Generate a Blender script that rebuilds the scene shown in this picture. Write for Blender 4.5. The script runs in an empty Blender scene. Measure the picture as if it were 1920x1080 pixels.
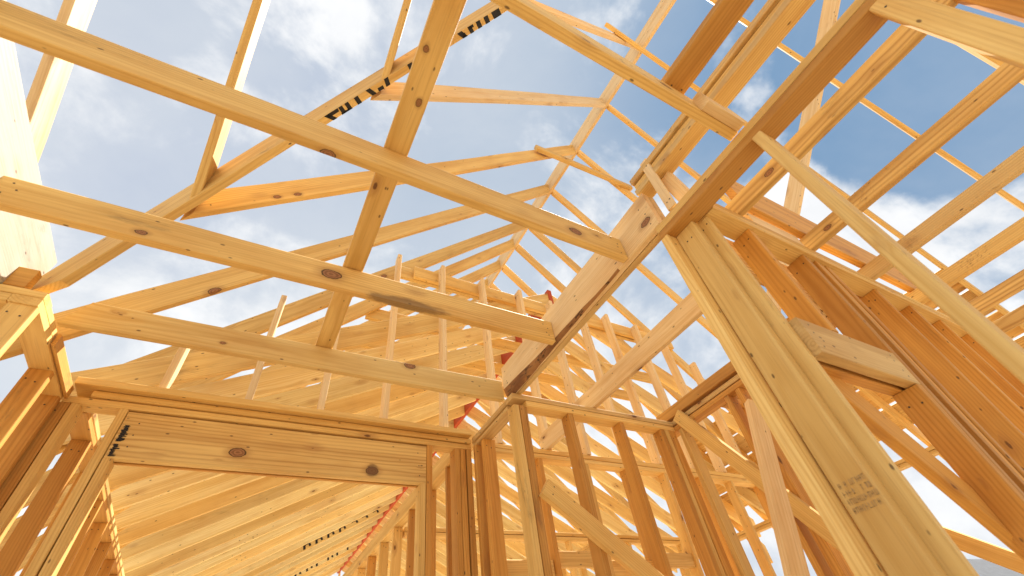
import bpy, bmesh, math, random
from mathutils import Vector, Matrix

S = bpy.context.scene
C = S.collection
CZ = 1.05            # eye height above the subfloor; all z below are relative to the eye

# ------------------------------------------------------------------ camera
Rcw = ((0.8776, -0.4640, -0.1208), (0.2579, 0.6693, -0.6968), (0.4041, 0.5804, 0.7070))
cam = bpy.data.cameras.new("camera")
cam.sensor_width = 36.0
cam.lens = 821.504 / 1920 * 36.0
cam.clip_start = 0.02
cam.dof.use_dof = True; cam.dof.focus_distance = 3.0; cam.dof.aperture_fstop = 3.2
cam.clip_end = 3000
co = bpy.data.objects.new("camera", cam)
C.objects.link(co)
r, d, f = (Vector(v).normalized() for v in Rcw)
f = f.normalized(); r = (r - f * r.dot(f)).normalized(); d = f.cross(r)
co.matrix_world = Matrix(((r.x, -d.x, -f.x, 0), (r.y, -d.y, -f.y, 0), (r.z, -d.z, -f.z, CZ), (0, 0, 0, 1)))
S.camera = co

# ------------------------------------------------------------------ sky, sun, exposure
SUN = Vector((0.45, 0.13, 0.88)).normalized()
ELEV = math.asin(SUN.z)
ROT = math.atan2(SUN.x, SUN.y)
w = bpy.data.worlds.new("World")
S.world = w
w.use_nodes = True
nt = w.node_tree
N = nt.nodes
for n in list(N): N.remove(n)
def wn(t, **k):
    n = N.new(t)
    for a, v in k.items(): setattr(n, a, v)
    return n
out = wn('ShaderNodeOutputWorld'); bg = wn('ShaderNodeBackground')
sky = wn('ShaderNodeTexSky', sky_type='NISHITA', sun_disc=False)
sky.sun_elevation = ELEV; sky.sun_rotation = ROT; sky.air_density = 1.0; sky.dust_density = 0.0; sky.ozone_density = 1.2
tc = wn('ShaderNodeTexCoord')
def cloud(scale, det, lo, hi, loc):
    mp = wn('ShaderNodeMapping'); mp.inputs['Location'].default_value = loc
    mp.inputs['Scale'].default_value = (1.0, 1.0, 1.15)
    nt.links.new(tc.outputs['Generated'], mp.inputs[0])
    no = wn('ShaderNodeTexNoise'); no.inputs['Scale'].default_value = scale
    no.inputs['Detail'].default_value = det; no.inputs['Roughness'].default_value = 0.58
    no.inputs['Distortion'].default_value = 0.35
    nt.links.new(mp.outputs[0], no.inputs['Vector'])
    mr = wn('ShaderNodeMapRange', interpolation_type='SMOOTHSTEP')
    mr.inputs['From Min'].default_value = lo; mr.inputs['From Max'].default_value = hi
    nt.links.new(no.outputs['Fac'], mr.inputs['Value'])
    return mr.outputs[0], no.outputs['Fac']
def dirdot(v, lo, hi, a=0.0, b=1.0):
    dn = wn('ShaderNodeVectorMath', operation='DOT_PRODUCT'); dn.inputs[1].default_value = v
    nt.links.new(tc.outputs['Generated'], dn.inputs[0])
    mr = wn('ShaderNodeMapRange', interpolation_type='SMOOTHSTEP')
    for k, x in (('From Min', lo), ('From Max', hi), ('To Min', a), ('To Max', b)): mr.inputs[k].default_value = x
    nt.links.new(dn.outputs['Value'], mr.inputs['Value'])
    return mr.outputs[0]
def wmath(op, a, b):
    n = wn('ShaderNodeMath', operation=op)
    for i, v in enumerate((a, b)):
        if hasattr(v, 'links'): nt.links.new(v, n.inputs[i])
        else: n.inputs[i].default_value = v
    return n.outputs[0]
def wmix(fac, a, b, blend='MIX'):
    n = wn('ShaderNodeMix', data_type='RGBA', blend_type=blend)
    for k, v in (('Factor', fac), ('A', a), ('B', b)):
        if hasattr(v, 'links'): nt.links.new(v, n.inputs[k])
        else: n.inputs[k].default_value = v
    return n.outputs['Result']
# clear air (the glow round the sun held down), then a thin milky veil that is open only to the south-east, then cumulus
clear = wmix(1.0, sky.outputs[0], (1.08, 1.95, 3.15, 1), 'DARKEN')
away = dirdot((0.759, -0.136, 0.637), 1.0, 0.74)          # 0 in the open south-east, 1 away from it
lowz = dirdot((0.0, 0.0, 1.0), 0.93, 0.45)                # 0 overhead, 1 towards the horizon
c2, _ = cloud(1.6, 6, 0.25, 0.75, (4.2, 1.1, 0.2))
vfac = wmath('MULTIPLY', wmath('ADD', wmath('MULTIPLY', away, 0.70), wmath('MULTIPLY', c2, 0.35)), 0.90)
vcol = wmix(lowz, (3.9, 4.2, 4.6, 1), (4.85, 5.0, 5.2, 1))
air = wmix(vfac, clear, vcol)
_, f1 = cloud(2.7, 12, 0.0, 1.0, (0.7, 2.3, 1.7))
_, f1b = cloud(7.5, 10, 0.0, 1.0, (3.1, 0.2, 2.7))
ff = wmath('ADD', wmath('MULTIPLY', f1, 0.78), wmath('MULTIPLY', f1b, 0.22))
d1 = wmath('ADD', ff, wmath('MULTIPLY', lowz, 0.085))
puff = wn('ShaderNodeMapRange', interpolation_type='SMOOTHSTEP')
puff.inputs['From Min'].default_value = 0.50; puff.inputs['From Max'].default_value = 0.64
openp = dirdot((0.759, -0.136, 0.637), 0.974, 0.990)
bank = dirdot((-0.10, 0.345, 0.93), 0.955, 0.998)
bank2 = dirdot((0.758, 0.10, 0.62), 0.970, 0.997)
d1 = wmath('SUBTRACT', wmath('ADD', wmath('ADD', d1, wmath('MULTIPLY', bank, 0.10)), wmath('MULTIPLY', bank2, 0.06)), wmath('MULTIPLY', openp, 0.22))
nt.links.new(d1, puff.inputs['Value'])
shade, _ = cloud(5.0, 6, 0.25, 0.75, (0.3, 2.0, 0.9))
ccol = wmix(shade, (5.1, 5.2, 5.35, 1), (5.9, 5.95, 6.0, 1))
m2 = wn('ShaderNodeMix', data_type='RGBA')
nt.links.new(puff.outputs[0], m2.inputs['Factor']); nt.links.new(air, m2.inputs['A']); nt.links.new(ccol, m2.inputs['B'])
nt.links.new(m2.outputs['Result'], bg.inputs['Color'])
bg.inputs['Strength'].default_value = 0.065
nt.links.new(bg.outputs[0], out.inputs[0])

sl = bpy.data.lights.new("sun", 'SUN')
sl.energy = 5.0; sl.angle = math.radians(0.53); sl.color = (1.0, 0.96, 0.89)
so = bpy.data.objects.new("sun", sl)
C.objects.link(so)
so.rotation_euler = (-SUN).to_track_quat('-Z', 'Y').to_euler()
so.location = (0, 0, 20)

S.view_settings.view_transform = 'Standard'
S.view_settings.look = 'None'
S.view_settings.gamma = 1.0
S.view_settings.exposure = 1.44
S.view_settings.use_curve_mapping = False
S.render.engine = 'CYCLES'
S.cycles.max_bounces = 10
S.cycles.diffuse_bounces = 6
S.render.resolution_x = 1024; S.render.resolution_y = 576

# ------------------------------------------------------------------ materials
class NT:
    def __init__(s, name):
        s.m = bpy.data.materials.new(name); s.m.use_nodes = True
        s.t = s.m.node_tree; s.n = s.t.nodes; s.n.clear()
        s.out = s.n.new('ShaderNodeOutputMaterial'); s.b = s.n.new('ShaderNodeBsdfPrincipled')
        s.t.links.new(s.b.outputs[0], s.out.inputs[0])
    def add(s, t, **k):
        n = s.n.new(t)
        for a, v in k.items(): setattr(n, a, v)
        return n
    def put(s, sock, v):
        if hasattr(v, 'is_linked') or hasattr(v, 'links'): s.t.links.new(v, sock)
        else: sock.default_value = v
    def math(s, op, a, b=None, c=None):
        n = s.add('ShaderNodeMath', operation=op)
        s.put(n.inputs[0], a)
        if b is not None: s.put(n.inputs[1], b)
        if c is not None: s.put(n.inputs[2], c)
        return n.outputs[0]
    def rng(s, v, a, b, c=0.0, e=1.0):
        n = s.add('ShaderNodeMapRange', interpolation_type='SMOOTHSTEP')
        s.put(n.inputs['Value'], v)
        for k, x in (('From Min', a), ('From Max', b), ('To Min', c), ('To Max', e)): n.inputs[k].default_value = x
        return n.outputs[0]
    def mapv(s, v, sc):
        n = s.add('ShaderNodeMapping'); s.t.links.new(v, n.inputs[0]); n.inputs['Scale'].default_value = sc
        return n.outputs[0]
    def noise(s, v, scale, det=3.0, rough=0.5, dist=0.0):
        n = s.add('ShaderNodeTexNoise'); s.t.links.new(v, n.inputs['Vector'])
        n.inputs['Scale'].default_value = scale; n.inputs['Detail'].default_value = det
        n.inputs['Roughness'].default_value = rough; n.inputs['Distortion'].default_value = dist
        return n.outputs['Fac']
    def mix(s, fac, a, b, blend='MIX'):
        n = s.add('ShaderNodeMix', data_type='RGBA', blend_type=blend)
        s.put(n.inputs['Factor'], fac); s.put(n.inputs['A'], a); s.put(n.inputs['B'], b)
        return n.outputs['Result']

def wood(name, light, late, tint_a, tint_b, knots=0.70, dirt=0.6, contrast=0.62, rough=0.62, rings=560.0):
    q = NT(name)
    tc = q.add('ShaderNodeTexCoord'); oi = q.add('ShaderNodeObjectInfo')
    rnd = oi.outputs['Random']
    off = q.add('ShaderNodeVectorMath', operation='SCALE'); off.inputs[0].default_value = (37.0, 91.0, 53.0)
    q.t.links.new(rnd, off.inputs['Scale'])
    ad = q.add('ShaderNodeVectorMath', operation='ADD')
    q.t.links.new(tc.outputs['Object'], ad.inputs[0]); q.t.links.new(off.outputs[0], ad.inputs[1])
    P = ad.outputs[0]
    sep = q.add('ShaderNodeSeparateXYZ'); q.t.links.new(tc.outputs['Object'], sep.inputs[0])
    # knots: sparse cells, elongated along the grain
    kv = q.mapv(P, (4.6, 11.0, 11.0))
    vo = q.add('ShaderNodeTexVoronoi', feature='F1'); q.t.links.new(kv, vo.inputs['Vector']); vo.inputs['Scale'].default_value = 1.0
    sc = q.add('ShaderNodeSeparateColor'); q.t.links.new(vo.outputs['Color'], sc.inputs[0])
    has = q.math('GREATER_THAN', sc.outputs[0], knots)
    kd = q.math('ADD', vo.outputs['Distance'], q.math('MULTIPLY', q.noise(P, 60, 2), 0.05))
    ksize = q.math('MULTIPLY_ADD', sc.outputs[1], 0.10, 0.05)
    rel = q.math('DIVIDE', kd, ksize)
    core = q.math('MULTIPLY', q.rng(rel, 1.05, 0.75), has)
    halo = q.math('MULTIPLY', q.rng(rel, 3.4, 0.9), has)
    # growth rings: tilted cylinder axis, warped around the knots
    warp = q.noise(q.mapv(P, (0.9, 5.0, 5.0)), 1.0, 3, 0.5)
    cy = q.math('MULTIPLY_ADD', rnd, 0.16, -0.08)
    yy = q.math('ADD', sep.outputs[1], cy)
    yy = q.math('MULTIPLY_ADD', sep.outputs[0], 0.012, yy)
    zz = q.math('ADD', sep.outputs[2], q.math('MULTIPLY_ADD', rnd, -0.12, 0.10))
    rr = q.math('SQRT', q.math('ADD', q.math('MULTIPLY', yy, yy), q.math('MULTIPLY', zz, zz)))
    rr = q.math('MULTIPLY_ADD', warp, 0.055, rr)
    rr = q.math('MULTIPLY_ADD', halo, 0.010, rr)
    ring = q.math('MULTIPLY_ADD', q.math('SINE', q.math('MULTIPLY', rr, rings)), 0.5, 0.5)
    ring = q.math('POWER', ring, 2.2)
    ringvar = q.rng(q.noise(q.mapv(P, (0.5, 9.0, 9.0)), 1.0, 2), 0.3, 0.7, 0.25, 1.0)
    ring = q.math('MULTIPLY', ring, ringvar)
    fib = q.noise(q.mapv(P, (5.0, 260.0, 260.0)), 1.0, 3, 0.6)
    band = q.noise(q.mapv(P, (0.7, 18.0, 18.0)), 1.0, 4, 0.55)
    blot = q.noise(q.mapv(P, (1.4, 4.0, 4.0)), 1.0, 4, 0.6)
    col = q.mix(q.math('MULTIPLY', ring, contrast), light, late)
    col = q.mix(q.rng(band, 0.38, 0.70, 0.0, 0.62), col, late)
    tint = q.mix(rnd, tint_a, tint_b)
    col = q.mix(1.0, col, tint, 'MULTIPLY')
    col = q.mix(q.rng(fib, 0.45, 0.8, 0.0, 0.32), col, (0.36, 0.18, 0.06, 1))
    col = q.mix(q.rng(blot, 0.45, 0.75, 0.0, 0.60), col, q.mix(1.0, col, (0.78, 0.62, 0.45, 1), 'MULTIPLY'))
    # resin / weather marks and grime with their own shapes
    d1 = q.noise(q.mapv(P, (2.2, 10.0, 10.0)), 1.0, 7, 0.72, 0.4)
    d2 = q.noise(P, 2.3, 3, 0.5)
    grime = q.math('MULTIPLY', q.rng(d1, 0.57, 0.74), q.rng(d2, 0.47, 0.62))
    col = q.mix(q.math('MULTIPLY', grime, dirt), col, (0.12, 0.075, 0.04, 1))
    spk = q.add('ShaderNodeTexVoronoi', feature='F1'); q.t.links.new(q.mapv(P, (22.0, 48.0, 48.0)), spk.inputs['Vector'])
    spk.inputs['Scale'].default_value = 1.0
    ss = q.add('ShaderNodeSeparateColor'); q.t.links.new(spk.outputs['Color'], ss.inputs[0])
    speck = q.math('MULTIPLY', q.rng(spk.outputs['Distance'], 0.24, 0.12), q.math('GREATER_THAN', ss.outputs[0], 0.93))
    col = q.mix(q.math('MULTIPLY', speck, 0.8), col, (0.09, 0.05, 0.03, 1))
    col = q.mix(q.math('MULTIPLY', halo, 0.42), col, (0.34, 0.15, 0.05, 1))
    kring = q.math('MULTIPLY_ADD', q.math('SINE', q.math('MULTIPLY', rel, 16.0)), 0.5, 0.5)
    col = q.mix(q.math('MULTIPLY', core, 0.88), col, q.mix(kring, (0.19, 0.075, 0.028, 1), (0.09, 0.035, 0.015, 1)))
    # particular knots and grime patches given per board through object properties
    def attr(n, out):
        at = q.add('ShaderNodeAttribute', attribute_type='OBJECT', attribute_name=n); return at.outputs[out]
    for kn in ('knot_a', 'knot_b'):
        df = q.add('ShaderNodeVectorMath', operation='SUBTRACT')
        q.t.links.new(tc.outputs['Object'], df.inputs[0]); q.t.links.new(attr(kn, 'Vector'), df.inputs[1])
        ml = q.add('ShaderNodeVectorMath', operation='MULTIPLY'); q.t.links.new(df.outputs[0], ml.inputs[0]); ml.inputs[1].default_value = (0.62, 1.0, 1.0)
        ln = q.add('ShaderNodeVectorMath', operation='LENGTH'); q.t.links.new(ml.outputs[0], ln.inputs[0])
        dd = q.math('ADD', ln.outputs[1], q.math('MULTIPLY', q.math('SUBTRACT', q.noise(P, 55, 3), 0.5), 0.010))
        rl = q.math('DIVIDE', dd, q.math('ADD', attr(kn + '_r', 'Fac'), 0.00001))
        on_ = q.math('GREATER_THAN', attr(kn + '_r', 'Fac'), 0.001)
        hl = q.math('MULTIPLY', q.rng(rl, 2.2, 0.95), on_)
        col = q.mix(q.math('MULTIPLY', hl, 0.45), col, (0.36, 0.17, 0.055, 1))
        k2 = q.math('MULTIPLY_ADD', q.math('SINE', q.math('MULTIPLY', rl, 13.0)), 0.5, 0.5)
        col = q.mix(q.math('MULTIPLY', q.rng(rl, 1.03, 0.92), on_), col, q.mix(k2, (0.38, 0.185, 0.075, 1), (0.23, 0.10, 0.042, 1)))
        rim = q.math('MULTIPLY', q.math('MULTIPLY', q.rng(rl, 0.80, 0.95), q.rng(rl, 1.10, 0.98)), on_)
        col = q.mix(q.math('MULTIPLY', rim, 0.85), col, (0.035, 0.018, 0.010, 1))
    df = q.add('ShaderNodeVectorMath', operation='SUBTRACT')
    q.t.links.new(tc.outputs['Object'], df.inputs[0]); q.t.links.new(attr('grime', 'Vector'), df.inputs[1])
    gs = q.add('ShaderNodeCombineXYZ'); gl = q.math('ADD', attr('grime_len', 'Fac'), 0.00001)
    q.t.links.new(q.math('DIVIDE', 1.0, gl), gs.inputs[0]); gs.inputs[1].default_value = 20.0; gs.inputs[2].default_value = 20.0
    ml = q.add('ShaderNodeVectorMath', operation='MULTIPLY'); q.t.links.new(df.outputs[0], ml.inputs[0]); q.t.links.new(gs.outputs[0], ml.inputs[1])
    ln = q.add('ShaderNodeVectorMath', operation='LENGTH'); q.t.links.new(ml.outputs[0], ln.inputs[0])
    gm = q.math('SUBTRACT', q.math('ADD', q.noise(q.mapv(P, (9.0, 26.0, 26.0)), 1.0, 7, 0.7, 0.6), 0.42), ln.outputs[1])
    gm = q.math('MULTIPLY', q.rng(gm, 0.0, 0.40), q.math('GREATER_THAN', attr('grime_len', 'Fac'), 0.001))
    col = q.mix(q.math('MULTIPLY', gm, 0.72), col, (0.15, 0.082, 0.036, 1))
    q.t.links.new(col, q.b.inputs['Base Color'])
    q.b.inputs['Roughness'].default_value = rough
    q.b.inputs['Specular IOR Level'].default_value = 0.28
    bp = q.add('ShaderNodeBump'); bp.inputs['Strength'].default_value = 0.25; bp.inputs['Distance'].default_value = 0.0012
    q.t.links.new(q.math('ADD', q.math('MULTIPLY', ring, 0.6), fib), bp.inputs['Height'])
    q.t.links.new(bp.outputs[0], q.b.inputs['Normal'])
    return q.m

PINE = wood("pine_lumber", (0.83, 0.605, 0.235, 1), (0.60, 0.365, 0.100, 1), (1.08, 1.02, 0.92, 1), (0.84, 0.80, 0.76, 1))
PALE = wood("pale_pine_lumber", (0.85, 0.68, 0.40, 1), (0.70, 0.48, 0.21, 1), (1.05, 1.0, 0.93, 1), (0.92, 0.91, 0.92, 1), dirt=0.45, contrast=0.5)
AMBER = wood("amber_pine_lumber", (0.63, 0.365, 0.100, 1), (0.42, 0.20, 0.045, 1), (1.15, 1.08, 0.95, 1), (0.84, 0.78, 0.74, 1), knots=0.68)
GRAIN = wood("coarse_grained_pine", (0.79, 0.565, 0.215, 1), (0.47, 0.265, 0.078, 1), (1.03, 1.0, 0.97, 1), (0.95, 0.95, 0.95, 1), contrast=0.95, dirt=0.8, rings=300.0)
HONEY = wood("honey_pine_lumber", (0.92, 0.70, 0.30, 1), (0.72, 0.46, 0.14, 1), (1.05, 1.02, 0.95, 1), (0.80, 0.765, 0.71, 1), dirt=0.4)
CREAM = wood("cream_pine_lumber", (0.92, 0.79, 0.43, 1), (0.72, 0.53, 0.20, 1), (1.05, 1.02, 0.97, 1), (0.80, 0.775, 0.73, 1), dirt=0.4)
STAIN = wood("weather_stained_pine", (0.72, 0.53, 0.235, 1), (0.48, 0.285, 0.10, 1), (1.0, 0.98, 0.95, 1), (0.92, 0.92, 0.92, 1), dirt=1.0, knots=0.62)
RED = wood("red_painted_lumber", (0.52, 0.085, 0.022, 1), (0.38, 0.055, 0.016, 1), (1.0, 1.0, 1.0, 1), (0.95, 0.9, 0.9, 1), knots=0.93, dirt=0.2, contrast=0.35)

GREY = wood("exposure_greyed_lumber", (0.50, 0.46, 0.37, 1), (0.42, 0.38, 0.29, 1), (1.0, 1.0, 1.0, 1), (0.97, 0.97, 0.97, 1), dirt=0.5, contrast=0.4, knots=0.85)  # wood colour greyed to hold down overexposure on the sunlit left beam
def flat_mat(name, col, rough=0.7, metal=0.0, vary=0.0, scale=8.0):
    q = NT(name); q.b.inputs['Roughness'].default_value = rough; q.b.inputs['Metallic'].default_value = metal
    if vary:
        tc = q.add('ShaderNodeTexCoord')
        n = q.noise(tc.outputs['Object'], scale, 6, 0.65)
        dk = tuple(c * (1 - vary) for c in col[:3]) + (1,)
        q.t.links.new(q.mix(q.rng(n, 0.3, 0.7), col, dk), q.b.inputs['Base Color'])
    else: q.b.inputs['Base Color'].default_value = col
    return q.m
INK = flat_mat("black_stencil_ink", (0.018, 0.016, 0.015, 1), 0.8, 0, 0.4, 60)
STAMP = flat_mat("grade_stamp_ink", (0.54, 0.35, 0.15, 1), 0.8, 0, 0.3, 90)
NAIL = flat_mat("nail_head_steel", (0.07, 0.055, 0.045, 1), 0.5, 0.5)
def bark_mat():
    q = NT("bark_wane"); tc = q.add('ShaderNodeTexCoord')
    n1 = q.noise(q.mapv(tc.outputs['Object'], (14, 40, 40)), 1.0, 6, 0.7, 0.5); n2 = q.noise(q.mapv(tc.outputs['Object'], (5, 12, 12)), 1.0, 4, 0.6)
    c = q.mix(q.rng(n2, .35, .65), (0.36, 0.175, 0.06, 1), (0.20, 0.085, 0.03, 1))
    c = q.mix(q.rng(n1, .52, .66), c, (0.05, 0.024, 0.012, 1))
    q.t.links.new(c, q.b.inputs['Base Color']); q.b.inputs['Roughness'].default_value = 0.85
    bp = q.add('ShaderNodeBump'); bp.inputs['Distance'].default_value = 0.004; q.t.links.new(n1, bp.inputs['Height']); q.t.links.new(bp.outputs[0], q.b.inputs['Normal'])
    return q.m
BARK = bark_mat()
OSB = flat_mat("subfloor_board", (0.31, 0.24, 0.155, 1), 0.8, 0, 0.25, 14)
DIRT = flat_mat("bare_soil", (0.36, 0.27, 0.18, 1), 0.95, 0, 0.4, 0.6)
ROOFM = flat_mat("grey_shingles", (0.085, 0.09, 0.10, 1), 0.9, 0, 0.35, 3)
SIDING = flat_mat("grey_siding", (0.20, 0.21, 0.23, 1), 0.8, 0, 0.15, 2)
GLASS = flat_mat("dark_window_glass", (0.03, 0.04, 0.05, 1), 0.08)

# ------------------------------------------------------------------ builders
rng = random.Random(7)
def up(v): return Vector((v[0], v[1], v[2] + CZ))
USED = {}
def thing(name, label, cat, loc, group=None):
    o = bpy.data.objects.new(name, None); o.empty_display_size = 0.1
    C.objects.link(o); o.location = up(loc)
    o['label'] = label; o['category'] = cat; o['kind'] = 'thing'
    if group: o['group'] = group
    return o
def tag(o, label, cat, group=None):
    o['label'] = label; o['category'] = cat; o['kind'] = 'thing'
    if group: o['group'] = group
    return o
def struct(o):
    o['kind'] = 'structure'; return o

def place(o, M, parent):
    C.objects.link(o)
    if parent is not None:
        o.parent = parent
        M = Matrix.Translation(-parent.location) @ M
    o.matrix_basis = M

def board(name, P0, P1, w, h, wdir, mat, parent=None, n0=None, n1=None, bow=None, nails=0, wane=0.0, bev=0.004, cut=None):
    """A piece of lumber: swept rounded-rectangle section from P0 to P1 (centre line), width w along wdir, height h,
    ends cut square or by planes of normal n0 / n1; slight natural bow; nail heads as dark discs near the ends."""
    P0, P1 = up(P0), up(P1)
    a = (P1 - P0); L = a.length; a.normalize()
    wd = Vector(wdir); wd = (wd - a * wd.dot(a)).normalized()
    hd = a.cross(wd)
    M = Matrix(((a.x, wd.x, hd.x, P0.x), (a.y, wd.y, hd.y, P0.y), (a.z, wd.z, hd.z, P0.z), (0, 0, 0, 1)))
    if bow is None: bow = min(0.0018 * L, 0.006)
    by, bz = rng.uniform(-bow, bow), rng.uniform(-bow, bow)
    b2 = rng.uniform(-bow, bow) * 0.5
    ns = max(1, int(L / (0.35 if not cut else 0.09))) if bow else 1
    # section corners with small chamfers
    sec = []
    for sy, sz in ((1, 1), (-1, 1), (-1, -1), (1, -1)):
        bv = bev * rng.uniform(0.6, 1.5)
        cy, cz = sy * w / 2, sz * h / 2
        pts = [(cy, cz - sz * bv), (cy - sy * bv * 0.3, cz - sz * bv * 0.3), (cy - sy * bv, cz)]
        if sy * sz < 0: pts.reverse()
        sec += pts
    bm = bmesh.new(); rows = []
    for i in range(ns + 1):
        t = i / ns; x = t * L
        oy = by * 4 * t * (1 - t) + b2 * math.sin(t * 6.28); oz = bz * 4 * t * (1 - t)
        row = []
        for k, (y, z) in enumerate(sec):
            xx = x
            if i == 0 and n0 is not None:
                nl = Vector((Vector(n0).dot(a), Vector(n0).dot(wd), Vector(n0).dot(hd)))
                xx = -(nl.y * y + nl.z * z) / nl.x
            if i == ns and n1 is not None:
                nl = Vector((Vector(n1).dot(a), Vector(n1).dot(wd), Vector(n1).dot(hd)))
                xx = L - (nl.y * y + nl.z * z) / nl.x
            wy = wz = 0
            if k % 3 == 0: jit = rng.uniform(0, .0022) if ns > 1 else 0
            wy -= math.copysign(jit, y); wz -= math.copysign(jit, z)
            if wane and k in (0, 1, 2) and 0 < i < ns:
                q = wane * rng.random(); wy = -q; wz = -q * 0.7
            if cut and k // 3 == cut[0]:
                cz_ = cut[1] + (cut[2] - cut[1]) * t * t + (rng.uniform(-.004, .004) if 0 < i < ns else 0)
                sy, sz = ((1, 1), (-1, 1), (-1, -1), (1, -1))[cut[0]]
                ey, ez = y - sy * w / 2, z - sz * h / 2
                if abs(ez) > abs(ey): wz -= sz * max(0, cz_ - bev)        # lies on the side face
                elif abs(ey) > abs(ez): wy -= sy * min(cz_ * .45, w * .7)
                else: wy -= sy * cz_ * .16; wz -= sz * cz_ * .42
            row.append(bm.verts.new((xx, y + oy + wy, z + oz + wz)))
        rows.append(row)
    m = len(sec)
    for i in range(ns):
        for k in range(m):
            fc = bm.faces.new((rows[i][k], rows[i][(k + 1) % m], rows[i + 1][(k + 1) % m], rows[i + 1][k]))
            if cut and k // 3 == cut[0] and k % 3 < 2 and i > ns * .14: fc.material_index = 2
    bm.faces.new(list(reversed(rows[0]))); bm.faces.new(rows[-1])
    if nails:
        for e in range(2):
            for j in range(nails):
                nx = (0.03 + rng.uniform(0, 0.035)) if e == 0 else L - 0.03 - rng.uniform(0, 0.035)
                if L < 0.2: continue
                for sd in (1, -1):
                    if h >= w:   # broad faces are +-wdir
                        p = Vector((nx, sd * (w / 2 + 0.0004), (j + 0.5 + rng.uniform(-.25, .25)) / nails * h * 0.8 - h * 0.4)); ax = 1
                    else:
                        p = Vector((nx, (j + 0.5 + rng.uniform(-.25, .25)) / nails * w * 0.8 - w * 0.4, sd * (h / 2 + 0.0004))); ax = 2
                    vs = []
                    for q in range(7):
                        c, s_ = 0.0036 * math.cos(q * 0.8976), 0.0036 * math.sin(q * 0.8976)
                        v = Vector((c, 0, s_)) if ax == 1 else Vector((c, s_, 0))
                        vs.append(bm.verts.new(p + v))
                    fc = bm.faces.new(vs); fc.material_index = 1
    bm.normal_update()
    bmesh.ops.recalc_face_normals(bm, faces=[fc for fc in bm.faces if fc.material_index != 1])
    me = bpy.data.meshes.new(name); bm.to_mesh(me); bm.free()
    me.materials.append(mat)
    if nails: me.materials.append(NAIL)
    if cut: me.materials.append(BARK)
    o = bpy.data.objects.new(name, me)
    place(o, M, parent)
    return o

def bx(name, x0, x1, y0, y1, z0, z1, mat, parent=None, **k):
    D = (x1 - x0, y1 - y0, z1 - z0); c = ((x0 + x1) / 2, (y0 + y1) / 2, (z0 + z1) / 2)
    i = max(range(3), key=lambda j: D[j])
    p0 = list(c); p1 = list(c); p0[i] -= D[i] / 2; p1[i] += D[i] / 2
    j = [q for q in range(3) if q != i]
    wd = [0, 0, 0]; wd[j[0]] = 1
    return board(name, p0, p1, D[j[0]], D[j[1]], wd, mat, parent, **k)

def mesh_obj(name, verts, faces, mat, parent=None, loc=(0, 0, 0)):
    me = bpy.data.meshes.new(name); me.from_pydata([Vector(v) for v in verts], [], faces); me.update()
    me.materials.append(mat)
    o = bpy.data.objects.new(name, me)
    place(o, Matrix.Translation(Vector(loc)), parent)
    return o

def marks(name, base, kind_mat, origin, ux, uy, quads):
    """inked shapes lying on a board face, one child of base per glyph: lists of quads in (u, v) metres from origin"""
    ux, uy = Vector(ux).normalized(), Vector(uy).normalized()
    o0 = up(origin)
    inv = (base.parent.matrix_basis @ base.matrix_basis if base.parent else base.matrix_basis).inverted()
    for grp in quads:
        vs, fs = [], []
        for qd in grp:
            i = len(vs)
            for (u, v) in qd: vs.append(o0 + ux * u + uy * v)
            fs.append(tuple(range(i, i + len(qd))))
        me = bpy.data.meshes.new(name); me.from_pydata([inv @ v for v in vs], [], fs); me.update(); me.materials.append(kind_mat)
        o = bpy.data.objects.new(name, me); C.objects.link(o); o.parent = base

def knot(o, p, rad, which='a'):
    M = o.parent.matrix_basis @ o.matrix_basis if o.parent else o.matrix_basis
    o['knot_' + which] = tuple(M.inverted() @ up(p)); o['knot_' + which + '_r'] = rad
def grime(o, p, length):
    M = o.parent.matrix_basis @ o.matrix_basis if o.parent else o.matrix_basis
    o['grime'] = tuple(M.inverted() @ up(p)); o['grime_len'] = length

P = 1.42          # top of the wall plates
FL = -CZ          # subfloor
T = 0.038

# ------------------------------------------------------------------ setting: ground, subfloor, light-bounce sheet
BOUNCEFL = flat_mat("light_bounce_floor", (0.62, 0.50, 0.34, 1), 0.8, 0, 0.2, 14)
g = mesh_obj("ground", [(-1500, -1500, -0.45), (1500, -1500, -0.45), (1500, 1500, -0.45), (-1500, 1500, -0.45)], [(0, 1, 2, 3)], DIRT); struct(g)
fl = mesh_obj("floor", [(-1.0, 2.63, -.016), (5.6, 2.63, -.016), (5.6, 12.65, -.016), (-1.0, 12.65, -.016)], [(0, 1, 2, 3)], BOUNCEFL); struct(fl)  # unseen pale sheet added over the subfloor to brighten the far room
fl = mesh_obj("floor", [(-4.6, -3.2, -.02), (5.70, -3.2, -.02), (5.70, 12.8, -.02), (-1.05, 12.8, -.02), (-1.05, 1.95, -.02), (-4.6, 1.95, -.02),
     (-4.6, -3.2, -.40), (5.70, -3.2, -.40), (5.70, 12.8, -.40), (-1.05, 12.8, -.40), (-1.05, 1.95, -.40), (-4.6, 1.95, -.40)],
     [(0, 1, 2, 3, 4, 5), (0, 6, 7, 1), (1, 7, 8, 2), (2, 8, 9, 3), (3, 9, 10, 4), (4, 10, 11, 5), (5, 11, 6, 0)], OSB); struct(fl)

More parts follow.
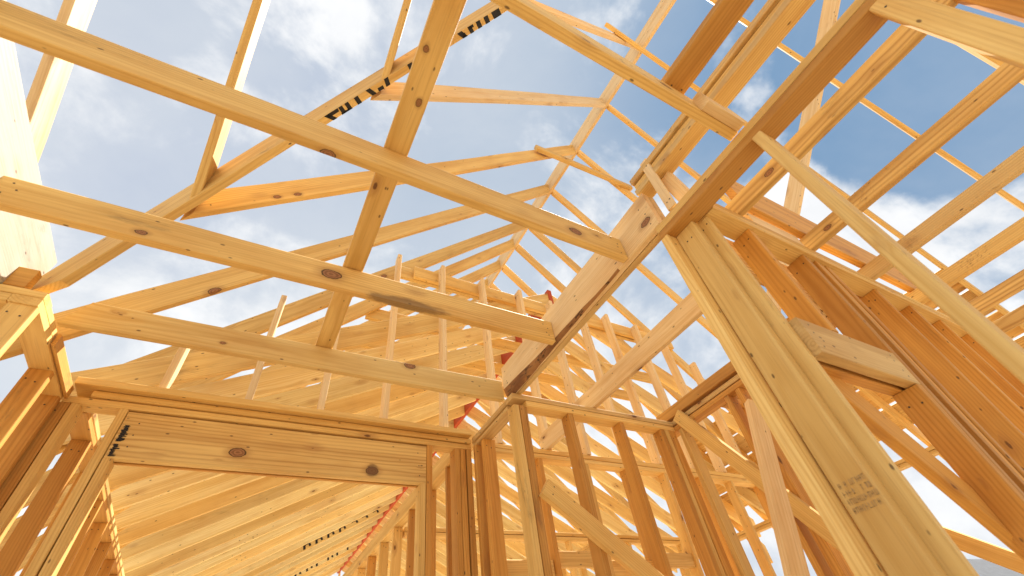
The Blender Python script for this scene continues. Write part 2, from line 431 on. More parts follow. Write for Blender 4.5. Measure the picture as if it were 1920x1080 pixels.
# ------------------------------------------------------------------ ceiling joists and beams of the near room
JG = "ceiling joists over the near room"
jl = ["ceiling joist nearest the camera, its far end on the double plate beside the raised plates",
      "long ceiling joist spanning from the top left corner to the doubled beam",
      "ceiling joist with a big oval knot and dark grime, butting the doubled beam",
      "lowest ceiling joist just above the header wall, left end corner clipped"]
jm = [PINE, PINE, PINE, HONEY]
for i, yb in enumerate((.203, .846, 1.472, 2.073)):
    x0 = -1.03 if i < 3 else -.86
    x1 = 1.222 if i == 0 else 1.218
    o = bx("ceiling_joist", x0, x1, yb - T, yb, P + (.003 if i in (0, 3) else 0), P + .140, jm[i], nails=4 if i in (1, 2) else 0, bow=.003, n0=(1, 0, -.45) if i == 3 else None)
    tag(o, jl[i], "joist", JG)
    if i == 0: knot(o, (.9, .165, 1.50), .016)
    if i == 1: knot(o, (.945, .808, 1.478), .020); knot(o, (-.064, .835, 1.42), .016, 'b')
    if i == 2: knot(o, (.065, 1.434, 1.487), .026); grime(o, (.42, 1.432, 1.42), .26); knot(o, (-.60, 1.434, 1.45), .012, 'b')
    if i == 3: knot(o, (.62, 2.035, 1.545), .020); knot(o, (-.30, 2.035, 1.47), .008, 'b')
beam = thing("doubled_beam", "doubled ceiling beam carrying three joists, stained dark along its underside", "beam", (1.26, 1.27, P))
o = bx("ply", 1.220, 1.2575, .60, 2.03, P, 1.655, PALE, beam, nails=3, bow=.0008, cut=(1, .004, .072)); knot(o, (1.22, .655, 1.495), .018)
bx("ply", 1.2595, 1.297, .60, 2.03, P + .001, 1.655, STAIN, beam)
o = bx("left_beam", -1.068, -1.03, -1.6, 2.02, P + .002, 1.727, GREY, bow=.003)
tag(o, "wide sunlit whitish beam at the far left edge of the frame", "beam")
o = bx("strongback", .102, .192, .16, 2.09, 1.562, 1.600, PINE, nails=2); knot(o, (.128, .43, 1.562), .008); knot(o, (.165, .603, 1.562), .009, 'b')
tag(o, "long flat board crossing over three ceiling joists from the top centre", "board", "flat tie boards on the joists")
o = bx("strongback", .928, 1.030, -1.6, .215, 1.562, 1.600, AMBER, nails=2)
tag(o, "short flat board ending on the nearest joist, left of the raised plates", "board", "flat tie boards on the joists")
o = bx("scab_block", 1.03, 1.218, .1265, .1645, 1.423, 1.50, PALE)
tag(o, "short pale block beside the end of the nearest ceiling joist", "block")

# raised plates on short studs above the near wall
rp = thing("raised_plates", "stacked plates raised above the near wall on slanting stubs", "beam", (1.265, -.5, 1.67))
bx("plate", 1.221, 1.310, -2.4, .625, 1.670, 1.708, STAIN, rp)
bx("plate", 1.229, 1.306, -2.4, .618, 1.710, 1.748, PINE, rp)
bx("plate", 1.219, 1.310, -2.4, .622, 1.752, 1.790, STAIN, rp)
board("stub", (1.228, .520, 1.43), (1.228, .515, 1.80), .016, .042, (1, 0, 0), PALE, rp, nails=2)
board("stub", (1.290, .470, 1.43), (1.290, .495, 1.668), .038, .060, (1, 0, 0), PALE, rp)

# right-hand joists (2x4) running over the right room
RG = "right ceiling joists"
rl = ["right ceiling joist closest to the near plates, coarse grained",
      "right ceiling joist with pencil lines, passing behind the leaning-looking near stud",
      "right ceiling joist with a smudged dark stamp patch",
      "right ceiling joist, fourth from the near plates",
      "right ceiling joist, fifth from the near plates, dark edged",
      "right ceiling joist at the far right edge of the frame, lowest one visible"]
for i, xr in enumerate((1.552, 2.070, 2.595, 3.112, 3.614, 4.05)):
    o = bx("ceiling_joist", xr - T, xr, -2.2, .500, P + .002, P + .089, (GRAIN, GRAIN, STAIN, PINE, GRAIN, GRAIN)[i], bow=.004, nails=2)
    if i == 1: knot(o, (xr - T, .313, 1.455), .011)
    if i == 0: knot(o, (xr - T, .235, 1.46), .014)
    tag(o, rl[i], "joist", RG)
    jr = o
    if i in (1, 2, 3):
        rr = random.Random(20 + i); qs = []
        for k in range(46):
            u = rr.gauss(0, .034); v = rr.uniform(.012, .075); a_ = rr.uniform(.004, .012); b_ = rr.uniform(.0008, .002)
            qs.append([(u, v), (u + a_, v + .004), (u + a_, v + .004 + b_), (u, v + b_)])
        marks("smudged_stamp", o, STAMP, (xr - T - .0022, (.15, .20, .12)[i - 1], P + .002), (0, -1, 0), (0, 0, 1), [qs])
o = bx("hall_joist", 1.830, 1.868, .622, 2.62, P + .001, P + .140, PALE, bow=.002, nails=3)
tag(o, "pale joist crossing the small hall beyond the big corner post", "joist")
o = bx("back_beam", 1.34, 2.9, .580, .618, 1.262, 1.525, GRAIN, bow=.001)
tag(o, "wide grained board behind the right wall top plate, seen between the studs", "beam")
o = bx("blocking_board", 1.62, 1.99, .425, .463, P + .003, P + .085, PALE)
tag(o, "short pale board lying on the right wall plate between two joists", "board")
o = bx("tie_board", 1.60, 3.3, .396, .434, 1.5125, 1.79, AMBER)
tag(o, "wide amber rim board standing on the right joists above the wall", "board")

# ------------------------------------------------------------------ roof
RXL, RXR, RB, RT = 2.332, 2.370, 4.690, 4.928
o = bx("ridge_board", RXL, RXR, -2.4, 12.6, RB, RT, PALE, bow=.002)
tag(o, "high ridge board running away up the middle of the main roof", "ridge board")
o = bx("red_ridge_beam", 2.325, 2.375, 2.67, 12.62, 3.16, 3.40, RED, bow=.002)
tag(o, "red painted ridge beam of the low roof behind the header wall", "ridge beam")
K = math.sqrt(2) / 2
hgt = .140
def rafter(side, y0, xlow, name, mat, foot=None):
    """common rafter, bottom edge on z = x + 2.33 (left) or z = 7.03 - x (right); near face at y0"""
    yc = y0 + T / 2
    if side < 0:
        x_hi = RXL; A = (xlow, yc, xlow + 2.33); B = (x_hi, yc, x_hi + 2.33); n = Vector((-K, 0, K))
    else:
        x_hi = RXR; A = (xlow, yc, 7.032 - xlow); B = (x_hi, yc, 7.032 - x_hi); n = Vector((K, 0, K))
    A = Vector(A) + n * hgt / 2; B = Vector(B) + n * hgt / 2
    # keep centre line ends under plumb cuts
    ax = (B - A).normalized()
    A -= ax * ((A.x - xlow) / ax.x); B -= ax * ((B.x - x_hi) / ax.x)
    return board(name, A, B, T, hgt, (0, 1, 0), mat, n0=foot if foot is not None else (1, 0, 0), n1=(1, 0, 0), nails=2)
ordn = ["first", "second", "third", "fourth", "fifth", "sixth", "seventh", "eighth", "ninth", "tenth", "eleventh", "twelfth", "thirteenth", "fourteenth", "fifteenth", "sixteenth", "seventeenth", "eighteenth", "nineteenth",
        "twentieth", "twenty-first", "twenty-second", "twenty-third", "twenty-fourth", "twenty-fifth", "twenty-sixth"]
ys = [-.31, .335, .965, 1.57, 2.16, 2.735, 3.115, 3.54, 3.95]
VN = (1, 1, 0)    # plan normal of the valley face
for i, y0 in enumerate(ys):
    mt = [PINE, PALE, PALE, PINE, PINE, PINE, PINE, PINE, PINE][i]
    vx = .995 - (y0 + T / 2)            # where the valley runs
    if y0 < 1.9:
        if i == 0: continue
        lab = {1: "uppermost pale jack rafter from valley to ridge, beside the nearest joist",
               2: "nearly level pale jack rafter between the lettered valley rafter and ridge",
               3: "jack rafter with rusty blotches, left end hanging below the valley rafter"}[i]
        o = rafter(-1, y0, vx + .03, "jack_rafter", mt, foot=VN)
        tag(o, lab, "rafter", "jack rafters between valley and ridge")
        if i == 3: knot(o, (-.274, 1.57, 2.09), .013); knot(o, (-.19, 1.57, 2.17), .013, 'b')
    else:
        lab = {4: "left roof rafter with a round knot, first full one after the valley",
               5: "left roof rafter, second full one after the valley",
               6: "left roof rafter, third full one, narrow sky gap above it",
               7: "left roof rafter, fourth full one, near the far ridge end",
               8: "left roof rafter, fifth full one, last before the collar tie hides the ridge"}[i]
        o = rafter(-1, y0, -1.25, "common_rafter", mt)
        tag(o, lab, "rafter", "common rafters on the left roof slope")
        if i == 4: knot(o, (-.454, 2.16, 1.885), .022)
        if i == 5: knot(o, (.55, 2.735, 2.98), .018)
yr = [-1.55, -.92, -.31, .335, .965, 1.57, 2.16, 2.75, 3.13, 3.545, 3.95]
for i, y0 in enumerate(yr):
    if i == 0: continue
    lab = {1: "thin looking rafter highest in the upper right sky, nearly over the camera",
           2: "right roof rafter with a white sunlit edge, behind the right joists",
           3: "right roof rafter whose top is hidden by the nearest joist",
           4: "right roof rafter falling from beside the level jack rafter",
           5: "right roof rafter that meets the short collar stick",
           6: "right roof rafter seen just above the end of the long joist",
           7: "right roof rafter with small nail blotches, above the oval-knot joist",
           8: "right roof rafter, third from the far ridge end",
           9: "right roof rafter, second from the far ridge end",
           10: "last right roof rafter before the collar tie hides the ridge"}[i]
    o = rafter(1, y0, 5.95, "common_rafter", PINE)
    tag(o, lab, "rafter", "common rafters on the right roof slope")
for k in range(21):
    y0 = 4.385 + .385 * k
    for side in (-1, 1):
        if side < 0 and k > 2: continue  # right-hand rafters carried on past these, added to shade the outer left wall
        o = rafter(side, y0, -1.25 if side < 0 else 5.95, "common_rafter", PINE)
        tag(o, "%s steep far rafter %s of the high ridge, counted from the collar ties" % (ordn[k], "left" if side < 0 else "right"),
            "rafter", "common rafters on the left roof slope" if side < 0 else "common rafters on the right roof slope")
# valley rafter with black stencilled letters on its underside
va = Vector((1, -1, 1)).normalized()
vw = Vector((1, 1, 0)).normalized()
vh = va.cross(vw); vh = vh if vh.z > 0 else -vh
V0 = Vector((-.93, 1.93, 1.40)) + vh * .092 - vw * .019
V1 = Vector((2.30, -1.30, 4.63)) + vh * .092 - vw * .019
val = board("valley_rafter", V0, V1, T, .184, vw, PINE, n0=(0, 0, 1), n1=(1, 0, 0), bow=0)
tag(val, "long diagonal valley rafter with black stencilled letters on its lower edge", "rafter")
def vq(u, wd_, sl, v0=0.0, v1=1.0):
    return [(u, v0 * T), (u + wd_, v0 * T), (u + wd_ + sl, v1 * T), (u + sl, v1 * T)]
let = []
let += [[vq(1.385, .024, .030), vq(1.40, .065, 0, .0, .45)], [vq(1.468, .022, .004), vq(1.505, .022, .004), vq(1.468, .055, 0, .75, 1)],
        [vq(1.562, .024, .004)], [vq(1.635, .026, .022)], [vq(1.698, .034, .0, .55, 1)], [vq(1.752, .026, -.006)], [vq(1.905, .030, .003)],
        [vq(2.255, .034, .030), vq(2.285, .022, .0, .4, 1)], [vq(2.332, .026, .01), vq(2.335, .04, 0, 0, .4)], [vq(2.395, .030, .006)], [vq(2.455, .032, .004)], [vq(2.515, .060, .008)]]
vbot = V0 - vh * (.092 + .0008) - vw * .019
marks("stencil_letter", val, INK, vbot, va, vw, let)
# jack rafters of the crossing roof
cj = ["sunlit white jack rafter at the top left corner, orange underneath", "jack rafter with a white side and notched foot, left of centre top",
      "slim jack rafter rising from the valley beside the flat tie board"]
nrm = Vector((0, K, K))
for i, xr in enumerate((-1.127, -.532, .078, .690, 1.298)):
    x = xr - T / 2
    ylo = min(.975 - x, 2.0)
    A = Vector((x, ylo, 3.32 - ylo)) + nrm * .07; B = Vector((x, -1.30, 4.62)) + nrm * .07
    ax = (B - A).normalized()
    A -= ax * ((A.y - ylo) / ax.y); B -= ax * ((B.y + 1.30) / ax.y)
    o = board("jack_rafter", A, B, T, .140, (1, 0, 0), PINE if i != 0 else PALE, n0=VN if i else (0, 1, 0), n1=(0, 1, 0), nails=0)
    tag(o, cj[i] if i < 3 else "jack rafter of the crossing roof hidden above the frame top", "rafter", "jack rafters of the crossing roof")
    if i >= 3: tag(o, ["", "", "", "jack rafter of the crossing roof, next above the slim one", "jack rafter of the crossing roof, highest up near the ridge"][i], "rafter", "jack rafters of the crossing roof")
o = bx("ridge_board", -4.0, 2.33, -1.34, -1.302, 4.66, 4.90, PALE)
tag(o, "ridge board of the crossing roof, above the top of the frame", "ridge board")
# prop on the right slope
A = Vector((3.39, 1.9, 1.50)); B = Vector((3.39, -1.3, 4.70))
o = board("roof_prop", A, B, T, .140, (1, 0, 0), PALE, n0=(0, 0, 1), n1=(0, 1, 0))
tag(o, "steep pale prop board standing behind the near double plate", "prop")
n_ = Vector((K, 0, K))
for row in range(4):
    for seg, (ya, yb_) in enumerate(((.36, 2.30), (2.31, 4.30))):
        xm = 5.40 - row * .190
        c_ = Vector((xm, 0, 7.032 - xm)) + n_ * (hgt + .011)
        o = board("roof_board", (c_.x, ya, c_.z), (c_.x, yb_, c_.z), .252, .019, (1, 0, -1), (GRAIN, PINE, STAIN, GRAIN)[row], bow=.002)
        tag(o, "%s roof deck board up from the distant right eave, %s length" % (ordn[row], ("nearer", "farther")[seg]), "board", "roof deck boards along the right eave")
# collar sticks
o = board("collar_stick", (1.655, 1.53, 4.14), (3.00, 1.555, 4.285), .050, .070, (0, 1, 0), PINE, bev=.012)
tag(o, "thin round-ended stick nailed across two rafters under the ridge", "stick", "thin sticks under the ridge")
o = board("collar_stick", (1.76, .314, 4.42), (2.62, .314, 3.79), .038, .089, (0, 1, 0), PINE)
tag(o, "upper thin stick crossing in front of the ridge near the nearest joist", "stick", "thin sticks under the ridge")
# collar ties of the far part
ct = thing("collar_tie", "doubled collar tie above the knee wall studs, under the ridge end", "collar tie", (2.3, 2.67, 2.98), "collar ties")
bx("ply", .80, 4.03, 2.640, 2.677, 2.985, 3.125, PINE, ct); bx("ply", .66, 4.05, 2.681, 2.718, 2.983, 3.125, PINE, ct)
for i, (yy, zz, lb) in enumerate(((3.155, 2.84, "second collar tie, a dark edged board behind the wall studs"), (3.58, 2.84, "third collar tie, deeper in behind the wall studs"),
                              (3.99, 2.84, "fourth collar tie, deepest of those behind the wall studs"))):
    o = bx("collar_tie", .52, 4.2, yy, yy + T, zz, zz + .14, PINE); tag(o, lb, "collar tie", "collar ties")
# low roof over the far room: rafters of pitch .535 on the red ridge
pt = .535; hv = .184; cs = 1 / math.sqrt(1 + pt * pt)
for side in (-1, 1):
    for k in range(26):
        y0 = 2.68 + .385 * k
        xa = -1.05 if side < 0 else 5.79
        xb = 2.325 if side < 0 else 2.375
        za = 1.42 + pt * (-.15); zb = 1.42 + pt * (3.225)
        n = Vector((-side * -1 * pt * 1.0, 0, 1)); n = Vector((pt if side > 0 else -pt, 0, 1)).normalized()
        A = Vector((xa, y0 + T / 2, za)) + n * hv / 2; B = Vector((xb, y0 + T / 2, zb)) + n * hv / 2
        ax = (B - A).normalized(); A -= ax * ((A.x - xa) / ax.x); B -= ax * ((B.x - xb) / ax.x)
        o = board("low_rafter", A, B, T, hv, (0, 1, 0), CREAM if k % 3 else HONEY, n0=(1, 0, 0), n1=(1, 0, 0), bow=.004)
        tag(o, "%s low far rafter %s of the red ridge beam, counted from the header wall" % (ordn[k], "left" if side < 0 else "right"),
            "rafter", "low roof rafters left of the red ridge" if side < 0 else "low roof rafters right of the red ridge")
        if side < 0 and k in (15, 20):
            rr = random.Random(k); qs = []
            for e in range(7):
                u = e * .20 + rr.uniform(-.01, .01)
                gl = [[(u, .0), (u + .035, .0), (u + .055, .07), (u + .02, .08)], [(u + .02, .050), (u + .11, .055), (u + .12, .088), (u + .03, .083)],
                      [(u + .095, .015), (u + .130, .015), (u + .125, .08), (u + .092, .08)]]
                drop = rr.choice((None, None, 0, 2))
                qs.append([g_ for j_, g_ in enumerate(gl) if j_ != drop])
            bp = Vector((.98, y0 - .0048, 1.42 + pt * 1.88 + .012))
            marks("stencil_letter", o, INK, bp, (1, 0, pt), (-pt, 0, 1), qs)
o = bx("wall_beam", 1.22, 1.31, 2.66, 12.6, 1.425, 1.55, PINE, bow=.002)
tag(o, "pale beam below the red ridge beam, resting on studs", "beam")

# ------------------------------------------------------------------ stud walls
def studwall(name, label, loc, group="stud walls of the house"):
    return thing(name, label, "wall", loc, group)
def stud(par, x0, x1, y0, y1, ztop, mat=None, name="stud", zb=None, **k):
    m = mat or rng.choice((PINE, AMBER, AMBER, PINE))
    return bx(name, x0, x1, y0, y1, (FL + .038) if zb is None else zb, ztop, m, par, nails=k.pop('nails', 2), **k)

# W1: near wall along y at x 1.22..1.31
W1 = studwall("stud_wall", "near wall of a double top plate overhead with two studs close to the lens", (1.265, -.6, FL))
bx("top_plate", 1.220, 1.310, -2.4, .628, 1.344, 1.3815, AMBER, W1, nails=0, bow=.0015)
bx("top_plate", 1.2205, 1.3095, -2.4, .630, 1.3825, 1.4200, PINE, W1, nails=0, bow=.0015)
bx("sill_plate", 1.220, 1.310, -2.4, .160, FL, FL + .038, AMBER, W1)
stud(W1, 1.218, 1.312, .115, .153, 1.3435, HONEY, bow=.002)
stud(W1, 1.219, 1.257, -.345, -.283, 1.3435, HONEY, bow=.002)
knot(W1.children[-1] if W1.children else None, (1.219, -.312, 1.07), .013) if W1.children else None
stud(W1, 1.221, 1.310, -1.10, -1.062, 1.3435)
stud(W1, 1.221, 1.310, -1.70, -1.662, 1.3435)
# big corner post
post = thing("corner_post", "big corner post of three studs under the beam joint, grade stamp on its face", "post", (1.265, .55, FL))
stud(post, 1.222, 1.310, .5985, .636, 1.3435, HONEY, wane=.006, bow=.003)
sb = stud(post, 1.274, 1.3140, .506, .5975, 1.3435, HONEY, bow=0)
stud(post, 1.3145, 1.338, .464, .520, 1.3425, HONEY, bow=0)
rr = random.Random(11); qs = []
for row in range(4):
    u0 = .006; line = []
    while u0 < .074:
        ww = rr.uniform(.003, .007); v0 = row * .019
        if rr.random() < .85:
            line.append([(u0, v0), (u0 + .0018, v0), (u0 + .0021, v0 + .0125), (u0, v0 + .0125)])
            vv = v0 + rr.choice((0, .005, .0108))
            line.append([(u0, vv), (u0 + ww, vv), (u0 + ww, vv + .0018), (u0, vv + .0018)])
            if rr.random() < .5: line.append([(u0 + ww - .0015, v0), (u0 + ww, v0), (u0 + ww, v0 + .0125), (u0 + ww - .0015, v0 + .0125)])
        u0 += ww + .0026
    qs.append(line)
marks("grade_stamp", sb, STAMP, (1.2738 - .0009, .590, .262), (0, -1, 0), (0, 0, 1), qs)

# W2: right wall along x, y .418...507
W2 = studwall("stud_wall", "right wall with a doubled header over an opening and closely set studs", (2.9, .46, FL))
bx("top_plate", 1.3125, 5.5, .420, .510, 1.344, 1.3815, PINE, W2, bow=.001)
bx("top_plate", 1.3125, 5.5, .421, .505, 1.3825, 1.4200, PINE, W2, bow=.001)
for x0 in (1.5355,):
    stud(W2, x0, x0 + T, .437, .526, 1.3435, AMBER, name="cripple_stud", zb=.792, bow=.001)
king = stud(W2, 1.9055, 1.9435, .437, .526, 1.3435, AMBER, bow=.001)
for x0 in (2.005, 2.083, 2.505, 2.852, 3.192, 3.55, 3.93, 4.33, 4.73, 5.13):
    stud(W2, x0, x0 + T, .437, .526, 1.3435, AMBER, bow=.003)
stud(W2, 2.046, 2.078, .441, .500, 1.3435, AMBER, bow=.001)
stud(W2, 1.8665, 1.9045, .437, .526, .652, AMBER, name="trimmer_stud", bow=.001)
hd = bx("header", 1.3395, 1.904, .438, .475, .655, .790, STAIN, W2, nails=4, bow=0)
hd2 = bx("header", 1.3395, 1.904, .487, .524, .654, .790, AMBER, W2, bow=0)
o = board("wall_brace", (1.335, .532, .80), (2.25, .532, -.10), .036, .100, (0, 1, 0), AMBER, nails=2, bow=.001)
tag(o, "diagonal brace across the opening below the right wall header", "brace")

# W6: hall wall along x, y 1.94..2.03
W6 = studwall("stud_wall", "hall wall in the middle with slim studs under a stained top plate", (1.9, 1.985, FL))
bx("top_plate", 1.3125, 2.528, 1.941, 2.029, 1.344, 1.3815, PINE, W6, bow=.001)
bx("top_plate", 1.221, 2.528, 1.940, 2.030, 1.3825, 1.4195, STAIN, W6, bow=.001)
stud(W6, 1.222, 1.260, 1.945, 2.028, 1.3435, PINE); stud(W6, 1.2615, 1.2995, 1.943, 2.028, 1.3435, AMBER); stud(W6, 1.301, 1.320, 1.950, 2.028, 1.3435, AMBER)
for x0 in (1.610, 2.020, 2.385): stud(W6, x0, x0 + T, 1.942, 2.028, 1.3435, AMBER)
stud(W6, 2.4245, 2.462, 1.942, 2.028, 1.3435, PINE); stud(W6, 2.464, 2.526, 1.942, 1.980, 1.3435, AMBER)
o = board("wall_brace", (1.322, 1.920, .862), (2.75, 1.920, -.195), .038, .100, (0, 1, 0), PINE, nails=2, bow=.001)
tag(o, "long diagonal brace with a pale top edge across the hall wall studs", "brace")
# W5: short wall along y between W6 and W3
W5 = studwall("stud_wall", "short return wall under the beam end with a black-stained plate underside", (1.265, 2.3, FL))
bx("top_plate", 1.221, 1.309, 2.032, 2.528, 1.3825, 1.4195, STAIN, W5, bow=0)
bx("top_plate", 1.230, 1.309, 2.032, 2.528, 1.358, 1.3815, STAIN, W5, bow=0)
stud(W5, 1.240, 1.328, 2.400, 2.438, 1.357, AMBER); stud(W5, 1.224, 1.308, 2.49, 2.528, 1.357, AMBER)
# W7: hall wall along y at x 2.53..2.62
W7 = studwall("stud_wall", "hall side wall with three stacked plates and a dark gap between them", (2.575, 1.2, FL))
bx("top_plate", 2.530, 2.618, .508, 2.028, 1.344, 1.3815, AMBER, W7, bow=.001)
bx("top_plate", 2.545, 2.618, .508, 2.028, 1.395, 1.430, STAIN, W7, bow=.001)
bx("top_plate", 2.528, 2.618, .508, 2.06, 1.4425, 1.52, AMBER, W7, bow=.001)
for y0 in (1.45, 1.36, 1.0, .62): stud(W7, 2.532, 2.616, y0, y0 + T, 1.3435, AMBER)
stud(W7, 2.532, 2.616, 1.88, 1.918, 1.3435, PINE)
o = board("wall_brace", (2.508, 1.86, 1.42), (2.508, .75, -.45), .038, .089, (1, 0, 0), PINE, nails=2, bow=.001)
tag(o, "diagonal brace dropping from the upper corner of the hall side wall", "brace")
o = board("leaning_board", (2.285, 1.2, 1.09), (1.295, 1.2, FL + .01), .045, .085, (0.3, 1, 0), PALE, n0=(1, .2, 2.2), n1=(0, 0, 1), bow=.004)
tag(o, "rough pale board leaning in the hall opening, tip splintered", "board")

# W3: header wall along x at y 2.54..2.63 (with its continuation to the right)
W3 = studwall("stud_wall", "header wall at the left with a wide knotty header over a broad opening", (.15, 2.585, FL))
bx("top_plate", -.893, 1.219, 2.541, 2.629, 1.344, 1.3815, PINE, W3, bow=.002)
bx("top_plate", -.80, 1.219, 2.532, 2.629, 1.3845, 1.4195, PINE, W3, bow=.002)
bx("top_plate", -.875, 1.205, 2.492, 2.629, 1.4215, 1.4590, PINE, W3, bow=.002)
stud(W3, -.960, -.857, 2.545, 2.628, 1.3435, AMBER); stud(W3, -.855, -.817, 2.541, 2.628, 1.3435, PINE)
stud(W3, -.669, -.6315, 2.541, 2.628, 1.3435, PINE, name="king_stud")
stud(W3, -.6305, -.592, 2.542, 2.628, 1.098, PINE, name="trimmer_stud")
hw = bx("header", -.6300, .9105, 2.548, 2.584, 1.100, 1.336, GRAIN, W3, nails=3, bow=0); knot(hw, (-.11, 2.548, 1.183), .024); knot(hw, (.585, 2.548, 1.150), .022, 'b'); grime(hw, (.585, 2.548, 1.150), .045)
bx("header", -.6300, .9105, 2.591, 2.605, 1.098, 1.336, AMBER, W3, bow=0); bx("header", -.6300, .9105, 2.612, 2.629, 1.104, 1.336, AMBER, W3, bow=0)
stud(W3, .872, .9105, 2.542, 2.628, 1.098, PINE, name="trimmer_stud"); stud(W3, .912, .950, 2.541, 2.628, 1.3435, AMBER, name="king_stud")
stud(W3, 1.100, 1.138, 2.541, 2.628, 1.3435, AMBER); stud(W3, 1.1395, 1.178, 2.541, 2.628, 1.3435, AMBER); stud(W3, 1.180, 1.217, 2.530, 2.628, 1.3435, AMBER)
# black stripe on the header's left end and a burnt knot at the right
rr = random.Random(5); st = []
for k_ in range(26):
    z_ = .004 + k_ * .0060; sh = z_ * .03
    if 9 < k_ < 12: continue
    st.append([(sh + rr.uniform(0, .010), z_), (sh + .030 + rr.uniform(-.012, .006), z_ + rr.uniform(0, .002)), (sh + .031 + rr.uniform(-.010, .006), z_ + .0068), (sh + .001 + rr.uniform(0, .008), z_ + .0066)])
marks("black_stripe", hw, INK, (-.626, 2.548 - .0012, 1.105), (1, 0, 0), (0, 0, 1), [st[:10], st[10:]])
W3b = studwall("stud_wall", "farther wall behind the hall, its doubled plate seen between the hall studs", (2.9, 2.585, FL))
bx("top_plate", 1.312, 5.53, 2.541, 2.629, 1.344, 1.3815, PINE, W3b, bow=.001)
bx("top_plate", 1.312, 5.53, 2.541, 2.629, 1.3825, 1.4195, PINE, W3b, bow=.001)
for k, x0 in enumerate((1.33, 1.74, 2.15, 2.55, 2.96, 3.36, 3.77, 4.18, 4.6, 5.0)): stud(W3b, x0, x0 + T, 2.542, 2.628, 1.3435)
for k, x0 in enumerate((1.37, 1.78, 2.19, 2.59)): bx("blocking", x0 + .002, x0 + .366, 2.56, 2.60, .62 + .05 * (k % 2), .709 + .05 * (k % 2), PINE, W3b, bow=0)
# knee wall (gable infill) on top of W3
KW = studwall("knee_wall", "row of tall pale knee wall studs rising above the header wall into the roof", (1.7, 2.56, 1.46))
for x0, zt in ((-.565, 1.93), (-.163, 2.31), (.225, 2.69), (.612, 3.10), (1.022, 3.125), (1.428, 3.105), (1.840, 3.10), (2.20, 3.07), (2.60, 3.09), (2.95, 3.12), (3.36, 3.085), (3.74, 2.97), (4.10, 2.73)):
    stud(KW, x0, x0 + T, 2.535, 2.624, zt, PALE, zb=1.4605 if x0 < 1.2 else 1.4205, bow=.004)
# W4: short wall along y on the left, W8: along x further left, W9: outer wall beyond
W4 = studwall("stud_wall", "short left return wall, broad stud faces beside the valley foot", (-.935, 2.2, FL))
bx("top_plate", -.978, -.890, 1.845, 2.530, 1.344, 1.3815, PINE, W4, bow=.001)
bx("top_plate", -.978, -.893, 1.935, 2.530, 1.3830, 1.4195, PINE, W4, bow=.001)
bx("spacer", -.886, -.872, 2.10, 2.525, 1.352, 1.410, AMBER, W4, bow=0)
for y0 in (2.285, 2.495): stud(W4, -.978 if y0 < 2.4 else -1.04, -.892, y0, y0 + T, 1.3435, AMBER)
W8 = studwall("stud_wall", "left wall running off the frame beside the valley rafter foot", (-2.2, 1.885, FL))
bx("top_plate", -4.5, -.980, 1.846, 1.932, 1.344, 1.3815, PINE, W8, bow=.001)
bx("top_plate", -4.5, -.892, 1.845, 1.933, 1.3830, 1.4195, PINE, W8, bow=.001)
stud(W8, -.975, -.887, 1.850, 1.888, 1.3435, PINE, bow=.001)
for x0 in (-1.35, -1.76, -2.16, -2.57): stud(W8, x0, x0 + T, 1.847, 1.931, 1.3435)
o = bx("end_block", -1.09, -.968, 1.85, 1.89, 1.423, 1.52, AMBER, bow=0)
tag(o, "dark block end on the left wall plate below the white beam", "block")
W9 = studwall("stud_wall", "outer left wall of the far room seen through the header opening", (-.85, 5.4, FL))
bx("top_plate", -.894, -.806, 2.632, 12.6, 1.344, 1.3815, AMBER, W9, bow=.001)
bx("top_plate", -.894, -.804, 2.632, 12.6, 1.3825, 1.4195, GRAIN, W9, bow=.001)
for k in range(24): stud(W9, -.894, -.807, 2.92 + .405 * k, 2.958 + .405 * k, 1.3435, AMBER)
# W10: outer right wall
W10 = studwall("stud_wall", "distant outer right wall plate with stencil marks carrying the rafter feet", (5.6, 3.0, FL))
p10 = bx("top_plate", 5.555, 5.643, -2.4, 12.6, 1.344, 1.3815, PINE, W10, bow=.001)
bx("top_plate", 5.555, 5.643, -2.4, 12.6, 1.3825, 1.4195, PINE, W10, bow=.001)
for y0 in (-2.2, -1.5, 2.62, 3.03, 3.44, 3.85, 4.26, 4.67, 5.08, 5.49, 5.9, 6.3, 6.7, 7.1, 7.5, 7.9, 8.3, 8.7, 9.1, 9.5, 9.9, 10.3, 10.7, 11.1, 11.5, 12.0): stud(W10, 5.557, 5.641, y0, y0 + T, 1.3435)
# W11: wall under the pale beam, and the far gable end
W11 = studwall("stud_wall", "row of studs under the pale beam beyond the header wall", (1.265, 5.0, FL))
for k in range(23): stud(W11, 1.222, 1.308, 2.98 + .42 * k, 3.018 + .42 * k, 1.424)
W13 = studwall("stud_wall", "deep cross wall far behind the hall, its studs seen between nearer studs", (3.4, 4.25, FL))
for zz in (1.344, 1.3825): bx("top_plate", 1.315, 5.53, 4.20, 4.288, zz, zz + .037, PINE, W13)
for k in range(10): stud(W13, 1.45 + .41 * k, 1.488 + .41 * k, 4.202, 4.286, 1.3435, PINE)
for k in range(9): bx("blocking", 1.490 + .41 * k, 1.858 + .41 * k, 4.22, 4.26, .45 + .06 * (k % 2), .539 + .06 * (k % 2), PINE, W13, bow=0)
W14 = studwall("stud_wall", "side wall deep in the far right rooms under a doubled plate", (3.64, 5.5, FL))
for zz in (1.344, 1.3825): bx("top_plate", 3.60, 3.688, 4.30, 12.6, zz, zz + .037, PINE, W14)
for k in range(20): stud(W14, 3.602, 3.686, 4.36 + .41 * k, 4.398 + .41 * k, 1.3435, PINE)
W15 = studwall("stud_wall", "short wall across the hall end between the hall side wall and the back wall", (3.3, 1.9, FL))
for zz in (1.344, 1.3825): bx("top_plate", 2.62, 3.40, 1.50, 1.588, zz, zz + .037, AMBER, W15)
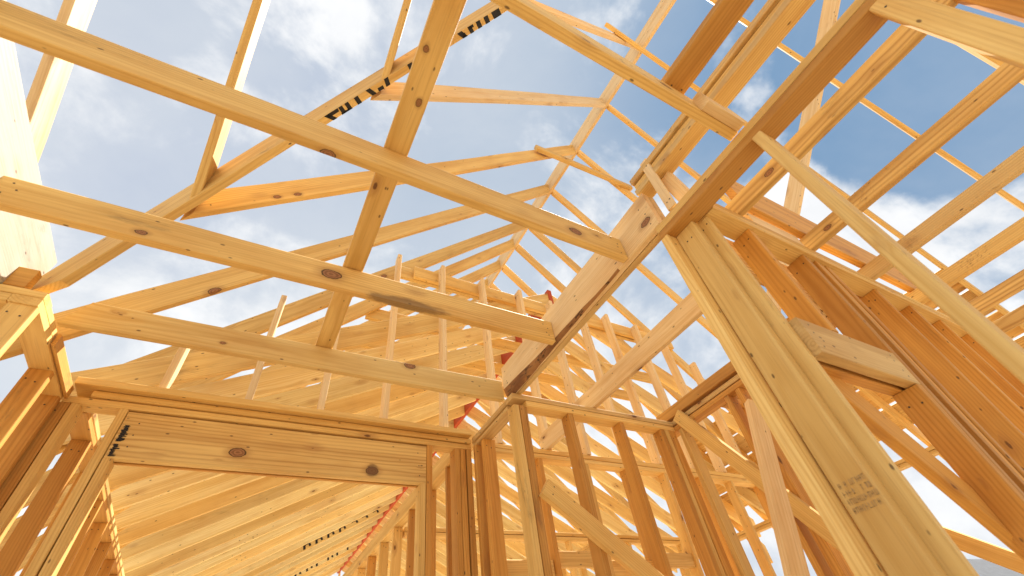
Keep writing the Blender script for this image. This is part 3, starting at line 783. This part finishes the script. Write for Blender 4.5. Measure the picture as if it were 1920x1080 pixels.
for k in range(2): stud(W15, 2.80 + .41 * k, 2.838 + .41 * k, 1.502, 1.586, 1.3435, AMBER)
W12 = studwall("end_wall", "far gable end wall of slim studs with bright sky between them", (2.3, 12.7, FL))
for k in range(16):
    x0 = -.9 + .41 * k
    stud(W12, x0, x0 + T, 12.65, 12.739, 1.42 + pt * (x0 + .9 if x0 < 2.35 else 5.64 - x0) + .05)
bx("sill_plate", -.95, 5.6, 12.65, 12.739, FL, FL + .037, PINE, W12)
# near right corner pieces
o = bx("near_stud", 1.50, 1.54, -.60, -.442, FL + .002, 1.415, AMBER, nails=2)
ob = o
tag(o, "dark stud with a white sunlit edge in the top right corner", "stud")
o = board("far_brace", (3.5, 1.75, .95), (3.5, .55, -.15), .038, .089, (1, 0, 0), PINE)
tag(o, "distant brace low at the right, seen against the white sky", "brace")

# ------------------------------------------------------------------ neighbouring house, far to the right
nb = thing("neighbour_house", "grey house roof far off at the bottom right corner", "house", (60.0, 21.6, FL))
def hv_(x, y, z): return (x, y, z)
def house(cx, cy, wx, wy, h, rh, par):
    z0 = -.4 + 0.0
    b = [(cx - wx, cy - wy), (cx + wx, cy - wy), (cx + wx, cy + wy), (cx - wx, cy + wy)]
    vs = [(x, y, z0) for x, y in b] + [(x, y, h) for x, y in b]
    wl = mesh_obj("wall", vs, [(0, 1, 5, 4), (1, 2, 6, 5), (2, 3, 7, 6), (3, 0, 4, 7)], SIDING, par, (0, 0, 0))
    e = .5
    rv = [(cx - wx - e, cy - wy - e, h - .05), (cx + wx + e, cy - wy - e, h - .05), (cx + wx + e, cy + wy + e, h - .05), (cx - wx - e, cy + wy + e, h - .05),
          (cx - wx - e, cy, h + rh), (cx + wx + e, cy, h + rh),
          (cx - wx - e, cy - wy - e, h - .25), (cx + wx + e, cy - wy - e, h - .25), (cx + wx + e, cy + wy + e, h - .25), (cx - wx - e, cy + wy + e, h - .25)]
    mesh_obj("roof", rv, [(0, 1, 5, 4), (2, 3, 4, 5), (0, 4, 3, 9, 6), (1, 7, 8, 2, 5), (0, 6, 7, 1), (3, 2, 8, 9), (6, 9, 8, 7)], ROOFM, par)
    for k in (-1, 0, 1):
        yy = cy + k * wy * .55
        mesh_obj("window", [(cx - wx - .02, yy - .5, h - 1.6), (cx - wx - .02, yy + .5, h - 1.6), (cx - wx - .02, yy + .5, h - .5), (cx - wx - .02, yy - .5, h - .5),
                            (cx - wx + .05, yy - .5, h - 1.6), (cx - wx + .05, yy + .5, h - 1.6), (cx - wx + .05, yy + .5, h - .5), (cx - wx + .05, yy - .5, h - .5)],
                 [(0, 3, 2, 1), (0, 1, 5, 4), (1, 2, 6, 5), (2, 3, 7, 6), (3, 0, 4, 7)], GLASS, par)
house(60, 21.6, 6, 4.5, 3.4, 4.0, nb)
